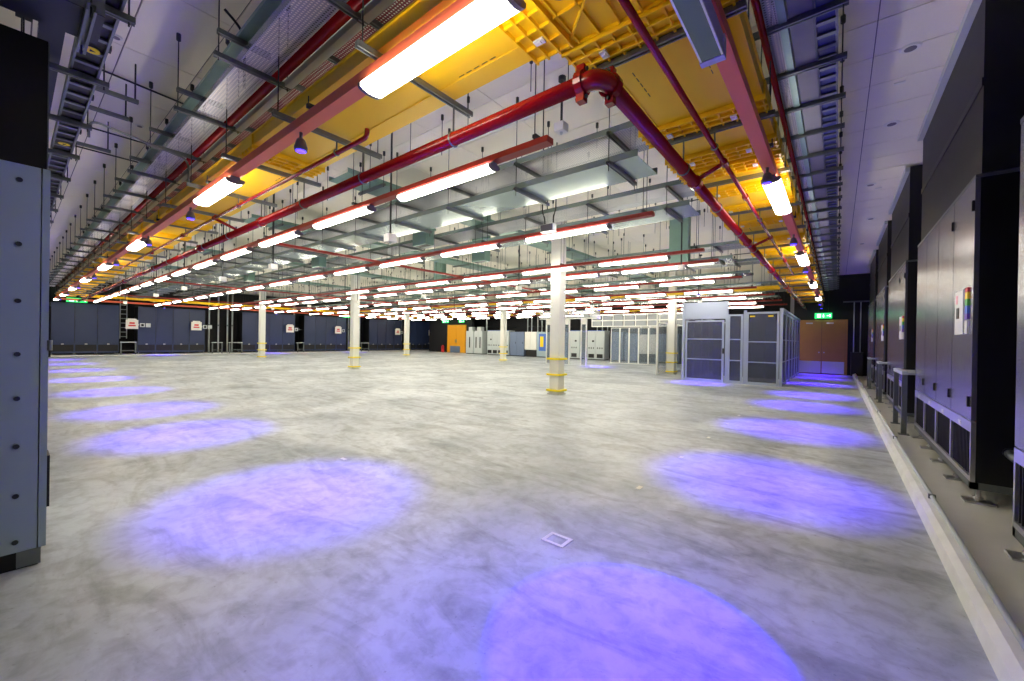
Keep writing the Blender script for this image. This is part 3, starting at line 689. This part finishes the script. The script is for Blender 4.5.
# ================================================================== CAGE
def cage_panel(parent, x0, x1, y, z0, z1, door=False, ax=0, m=None, fr=None, rails=(1.45, .75), fw_=.06, th=.05):
    n = 'cage_door' if door else 'panel_frame'
    def bx(a, b, c, d, m_): return m_.box(a, b, y-th/2, y+th/2, c, d) if ax == 0 else m_.box(y-th/2, y+th/2, a, b, c, d)
    f = MB(); bx(x0, x0+fw_, z0, z1, f); bx(x1-fw_, x1, z0, z1, f); bx(x0+fw_, x1-fw_, z0, z0+fw_, f); bx(x0+fw_, x1-fw_, z1-fw_, z1, f)
    for r in rails: bx(x0+fw_, x1-fw_, r, r+.03, f)
    o = mk(n, f, fr or M_CAGE, parent)
    g = MB()
    if ax == 0: g.box(x0+fw_, x1-fw_, y-.006, y+.006, z0+fw_, z1-fw_)
    else: g.box(y-.006, y+.006, x0+fw_, x1-fw_, z0+fw_, z1-fw_)
    mk('mesh_infill' if m is None else 'glass_pane', g, m or M_MESH, o); return o
cg = thing('mesh_cage', 'grey framed mesh cage with hinged door before the wooden door', 'cage', (0, 0, 0))
Y0 = 15.15
for x in (-4.33, -2.94, -2.4, -1.40): mk('post', B(x, x+.08, Y0-.04, Y0+.04, 0, 2.75 if x < -2.5 else 2.42), M_CAGE, cg)
d = cage_panel(cg, -4.22, -2.98, Y0, .03, 2.12, True)
mk('lock_handle', B(-3.02, -2.94, Y0-.07, Y0-.03, .98, 1.16), M_BLACK, d); mk('door_closer', B(-4.1, -3.9, Y0-.06, Y0-.03, 2.1, 2.14), M_DSTEEL, d)
mk('header_panel', B(-4.25, -2.94, Y0-.02, Y0+.02, 2.16, 2.74), M_CAGE, cg)
cage_panel(cg, -2.86, -2.42, Y0, .03, 2.3); cage_panel(cg, -2.32, -1.42, Y0, .03, 2.36, rails=(1.38, .72))
for q in (-2.22, -1.72): mk('reflective_tag', B(q, q+.14, Y0-.032, Y0-.026, 2.2, 2.24), M_SIGNY, cg)
mk('base_rail', B(-4.33, -1.32, Y0-.05, Y0+.05, 0, .03), M_CAGE, cg)
for i in range(6):
    ya = Y0+.04+1.2*i; cage_panel(cg, ya, ya+1.17, -1.36, .03, 2.36, ax=1); mk('post', B(-1.40, -1.32, ya+1.15, ya+1.23, 0, 2.42), M_CAGE, cg)
    cage_panel(cg, ya, ya+1.17, -4.29, .03, 2.36, ax=1)
mk('top_rail', B(-1.41, -1.31, Y0, Y0+7.3, 2.40, 2.46), M_CAGE, cg)
for i in range(4):
    t = thing('server_rack', 'tall dark equipment rack inside the mesh cage, %s from the left' % ORD[i], 'rack', (-4.0+.62*i, 18.2, 0), 0, 'racks in the cage')
    mk('body', B(0, .58, .04, .9, .05, 2.05), M_GRILLE, t); mk('plinth', B(.02, .56, .06, .88, 0, .05), M_BLACK, t); mk('door', B(.02, .56, .0, .04, .1, 2.0), M_DSTEEL, t)
    mk('door_post', B(.0, .02, .0, .05, .05, 2.05).box(.56, .58, .0, .05, .05, 2.05), M_SLATE, t)

# white glazed partitions to the left of the cage
pt = thing('glazed_partition', 'white framed glazed partition behind the rightmost column', 'partition', (0, 0, 0))
for i in range(5): cage_panel(pt, -10.7+.575*i, -10.13+.575*i, 22.9, .02, 2.15, m=M_GLASS, fr=M_WHITE, rails=(), fw_=.035)
for i in range(5): cage_panel(pt, 16.6+1.25*i, 17.8+1.25*i, -5.72, .02, 2.15, ax=1, m=M_GLASS, fr=M_WHITE, rails=(), fw_=.035)
mk('corner_post', B(-5.75, -5.69, 16.54, 16.6, 0, 2.5), M_WHITE, pt)
for z in (2.2, 2.55, 2.92): mk('header_rail', B(-12.0, -5.66, 22.85, 22.95, z, z+.06), M_WHITE, pt)
for i in range(9):
    mk('header_panel', B(-12.0+.7*i, -11.36+.7*i, 22.88, 22.92, 2.26, 2.55), M_WPANEL, pt); mk('header_post', B(-12.0+.7*i, -11.95+.7*i, 22.86, 22.94, 2.2, 2.98), M_WHITE, pt)
    mk('header_panel', B(-12.0+.7*i, -11.36+.7*i, 22.88, 22.92, 2.61, 2.92), M_WPANEL, pt)
for i, (xa, xb) in enumerate(((-11.74, -11.42), (-10.68, -10.38), (-12.9, -12.6))):
    t = thing('door_frame', 'white glazed door frame before the grey cabinets, %s' % ['middle one', 'right one', 'left one'][i], 'partition', (xa, 19.2, 0), 0, 'white glazed door frames')
    for q in (0, xb-xa): mk('post', B(q-.02, q+.02, -.04, .04, 0, 2.5), M_WHITE, t)
    mk('pane', B(.03, xb-xa-.03, -.006, .006, .05, 2.2), M_GLASS, t); mk('header', B(0, xb-xa, -.04, .04, 2.2, 2.5), M_WHITE, t)
for z in (2.15, 2.75): pass
t = thing('partition_header', 'white overhead frame linking the glazed door frames', 'partition', (0, 0, 0))
mk('beam', B(-13.4, -9.6, 19.16, 19.24, 2.5, 2.56), M_WHITE, t); mk('beam', B(-13.4, -9.6, 19.16, 19.24, 2.9, 2.96), M_WHITE, t)
for i in range(6): mk('infill_panel', B(-13.4+.64*i, -12.8+.64*i, 19.19, 19.21, 2.56, 2.9), M_WPANEL, t)

# ================================================================== FAR CABINETS
def cabinet(label, x0, x1, z1, m, feats='', y=25.5, z0=.06, name='electrical_cabinet'):
    t = thing(name, label, 'cabinet', (x0, y, 0)); w_ = x1-x0
    mk('body', B(0, w_, .03, .8, z0, z1), m, t)
    if z0 < .2: mk('plinth', B(.02, w_-.02, .06, .78, 0, z0), M_BLACK, t)
    else: mk('stand', B(.06, w_-.06, .1, .7, 0, z0), M_BLACK, t)
    nd = max(1, round(w_/.62))
    for i in range(nd):
        d = mk('door', B(i*w_/nd+.01, (i+1)*w_/nd-.01, 0, .03, z0+.03, z1-.03), m, t)
        if 'u' in feats:
            c_ = (i+.5)*w_/nd
            mk('vent', B(c_-.22, c_+.22, -.01, 0, .15, .42), M_BLACK, d)
            for q in range(3): mk('knob', B(c_-.2+.17*q, c_-.14+.17*q, -.02, 0, .78, .88), M_DSTEEL, d)
            if i == 0: mk('meter', B(c_+.05, c_+.2, -.012, 0, 1.25, 1.37), M_BLACK, d)
        if 's' in feats:
            c_ = (i+.5)*w_/nd; mk('vertical_slot', B(c_-.06, c_+.06, -.008, 0, .55, 1.5), M_BLACK, d)
        if 'h' in feats: mk('handle', B((i+.85)*w_/nd-.03, (i+.85)*w_/nd, -.02, 0, 1.0, 1.15), M_BLACK, d)
    if 'b' in feats: mk('blue_strip', B(0, w_, -.006, .03, z1-.03, z1), M_BLUE, t)
    if 'p' in feats:
        mk('poster', B(w_*.2, w_*.85, -.006, 0, .5, 1.8), M_BLUE, t); mk('poster_band', B(w_*.3, w_*.6, -.009, -.006, .8, 1.6), M_SIGNY, t)
    if 't' in feats: mk('top_box', B(w_*.25, w_*.75, .1, .5, z1, z1+.35), M_LGREY, t)
    return t
cabinet('light grey slim cabinet with black slot, right beside the amber doors', -25.75, -24.85, 2.02, M_LGREY, 'st')
cabinet('light grey slim cabinet with black slot, second from the amber doors', -24.75, -23.8, 2.02, M_LGREY, 'st')
cabinet('pale grey power cabinet with blue top strip, left of the slim far column', -23.2, -20.85, 2.07, M_LGREY, 'ub')
cabinet('slate blue double door cabinet right of the slim far column', -20.7, -19.3, 1.95, M_SLATE, 'h')
cabinet('white raised cabinet above a black base, right of the slate one', -19.22, -18.1, 1.95, M_WHITE, '', z0=.55)
cabinet('grey cabinet with blue and yellow poster left of the nearest column', -18.05, -17.0, 1.95, M_PANEL, 'p')
cabinet('slate cabinet hidden half behind the nearest column', -16.6, -15.3, 1.95, M_SLATE, 'h')
cabinet('pale grey power cabinet right of the nearest column', -15.2, -14.3, 2.05, M_LGREY, 'ub')
cabinet('pale grey wide power cabinet seen between white door frames', -13.7, -12.4, 2.05, M_LGREY, 'ub')
cabinet('slate cabinet with black handle behind the glazed partition', -11.95, -11.05, 1.95, M_SLATE, 'h')
cabinet('slate cabinet behind the second partition pane', -10.95, -10.1, 1.85, M_SLATE, 'h')
cabinet('white raised cabinet behind the middle partition panes', -10.05, -8.9, 1.8, M_WHITE, '', z0=.55)
cabinet('slate blue cabinet at the right end behind the partition', -8.85, -7.5, 1.85, M_SLATE, 'h')
# risers above the far cabinets
for i, x in enumerate((-24.1, -22.4, -19.6, -19.2, -18.6, -18.2, -17.8, -17.4, -16.9, -13.4, -13.0, -12.6, -10.2, -9.6)):
    t = thing('riser_pipe', 'thin pale riser conduit above the far grey cabinets, %s from the left' % ORD[i], 'pipe', (x, 26.4, 1.8 if x < -12 else 1.7), 0, 'pale riser conduits')
    mk('pipe_run', MB().tube([(0, 0, .0), (0, 0, 2.4)], .06 if i in (0, 1) else .04, 8), M_LGREY, t, smooth=True); mk('clamp', B(-.09, .09, .04, .1, .6, .66), M_STEEL, t)
    mk('wall_bracket', B(-.03, .03, .1, 2.35, .6, .66), M_DSTEEL, t)
# amber double doors
t = thing('amber_doors', 'amber yellow door set at the far left corner with grey kick panel', 'door', (-29.25, 26.45, 0))
mk('frame', B(0, .1, 0, .12, 0, 2.62).box(2.35, 2.45, 0, .12, 0, 2.62).box(.1, 2.35, 0, .12, 2.55, 2.62), M_AMBER, t)
for i in range(2):
    d = mk('door_leaf', B(.11+1.12*i, 1.21+1.12*i, .02, .08, .02, 2.54), M_AMBER, t); mk('kick_plate', B(.4+.6*i, 1.15+.6*i, .005, .02, .02, .62), M_SLATE, d)
    mk('handle', B(1.1+.16*i, 1.14+.16*i, -.03, .02, .95, 1.25), M_ALU, d)
mk('surround', B(-2.8, -.02, .1, .4, 0, CZ).box(2.47, 3.2, .1, .4, 0, CZ).box(-.02, 2.47, .13, .4, 0, CZ), M_DARKWALL, t)
t = thing('fire_extinguisher', 'red fire extinguisher standing left of the amber doors', 'extinguisher', (-29.6, 26.2, 0))
mk('cylinder', MB().tube([(0, 0, 0), (0, 0, .04), (0, 0, .55), (0, 0, .65), (0, 0, .7)], [.12, .14, .14, .08, .04], 12), M_RED, t, smooth=True)
mk('valve', B(-.04, .04, -.08, .05, .7, .78), M_BLACK, t); mk('hose', MB().tube(bend([(0, -.06, .74), (.14, -.12, .6), (.13, -.12, .3)], .1), .02, 6), M_BLACK, t)
# wooden double door at right end
t = thing('door_1', 'wooden double door with steel kick plates at the right end', 'door', (-1.38, 23.2, 0))
del t['category']; struct(t)
mk('frame', B(-.08, 0, -.08, .0, 0, 2.46).box(1.66, 1.74, -.08, .0, 0, 2.46).box(0, 1.66, -.08, 0, 2.38, 2.46), M_OAK, t)
for i in range(2):
    d = mk('door_leaf', B(.005+.83*i, .825+.83*i, -.05, -.005, .02, 2.38), M_OAK, t); mk('kick_plate', B(.02+.83*i, .81+.83*i, -.056, -.05, .04, .58), M_ALU, d)
    mk('door_closer', B(.25+.75*i, .5+.75*i, -.1, -.05, 2.28, 2.34), M_ALU, d); mk('lock', MB().tube([(.74+.18*i, -.07, .98), (.74+.18*i, -.05, .98)], .03, 10), M_BRASS if 'M_BRASS' in globals() else M_ALU, d)
# dark frame and conduits right of the door
t = thing('junction_cabinet', 'black wall cabinet with grey conduits right of the wooden door', 'cabinet', (.48, 22.8, 0))
mk('body', B(0, .4, 0, .38, 0, 1.0), M_BLACK, t)
for q in (.08, .3): mk('conduit_tube', MB().tube([(q, .2, 1.0), (q, .2, 3.2)], .02, 8), M_LGREY, t, smooth=True)
mk('cross_rail', B(-.3, .9, .18, .22, 3.2, 3.26), M_STEEL, t); mk('lid', B(-.01, .41, -.01, .39, 1.0, 1.03), M_DSTEEL, t)
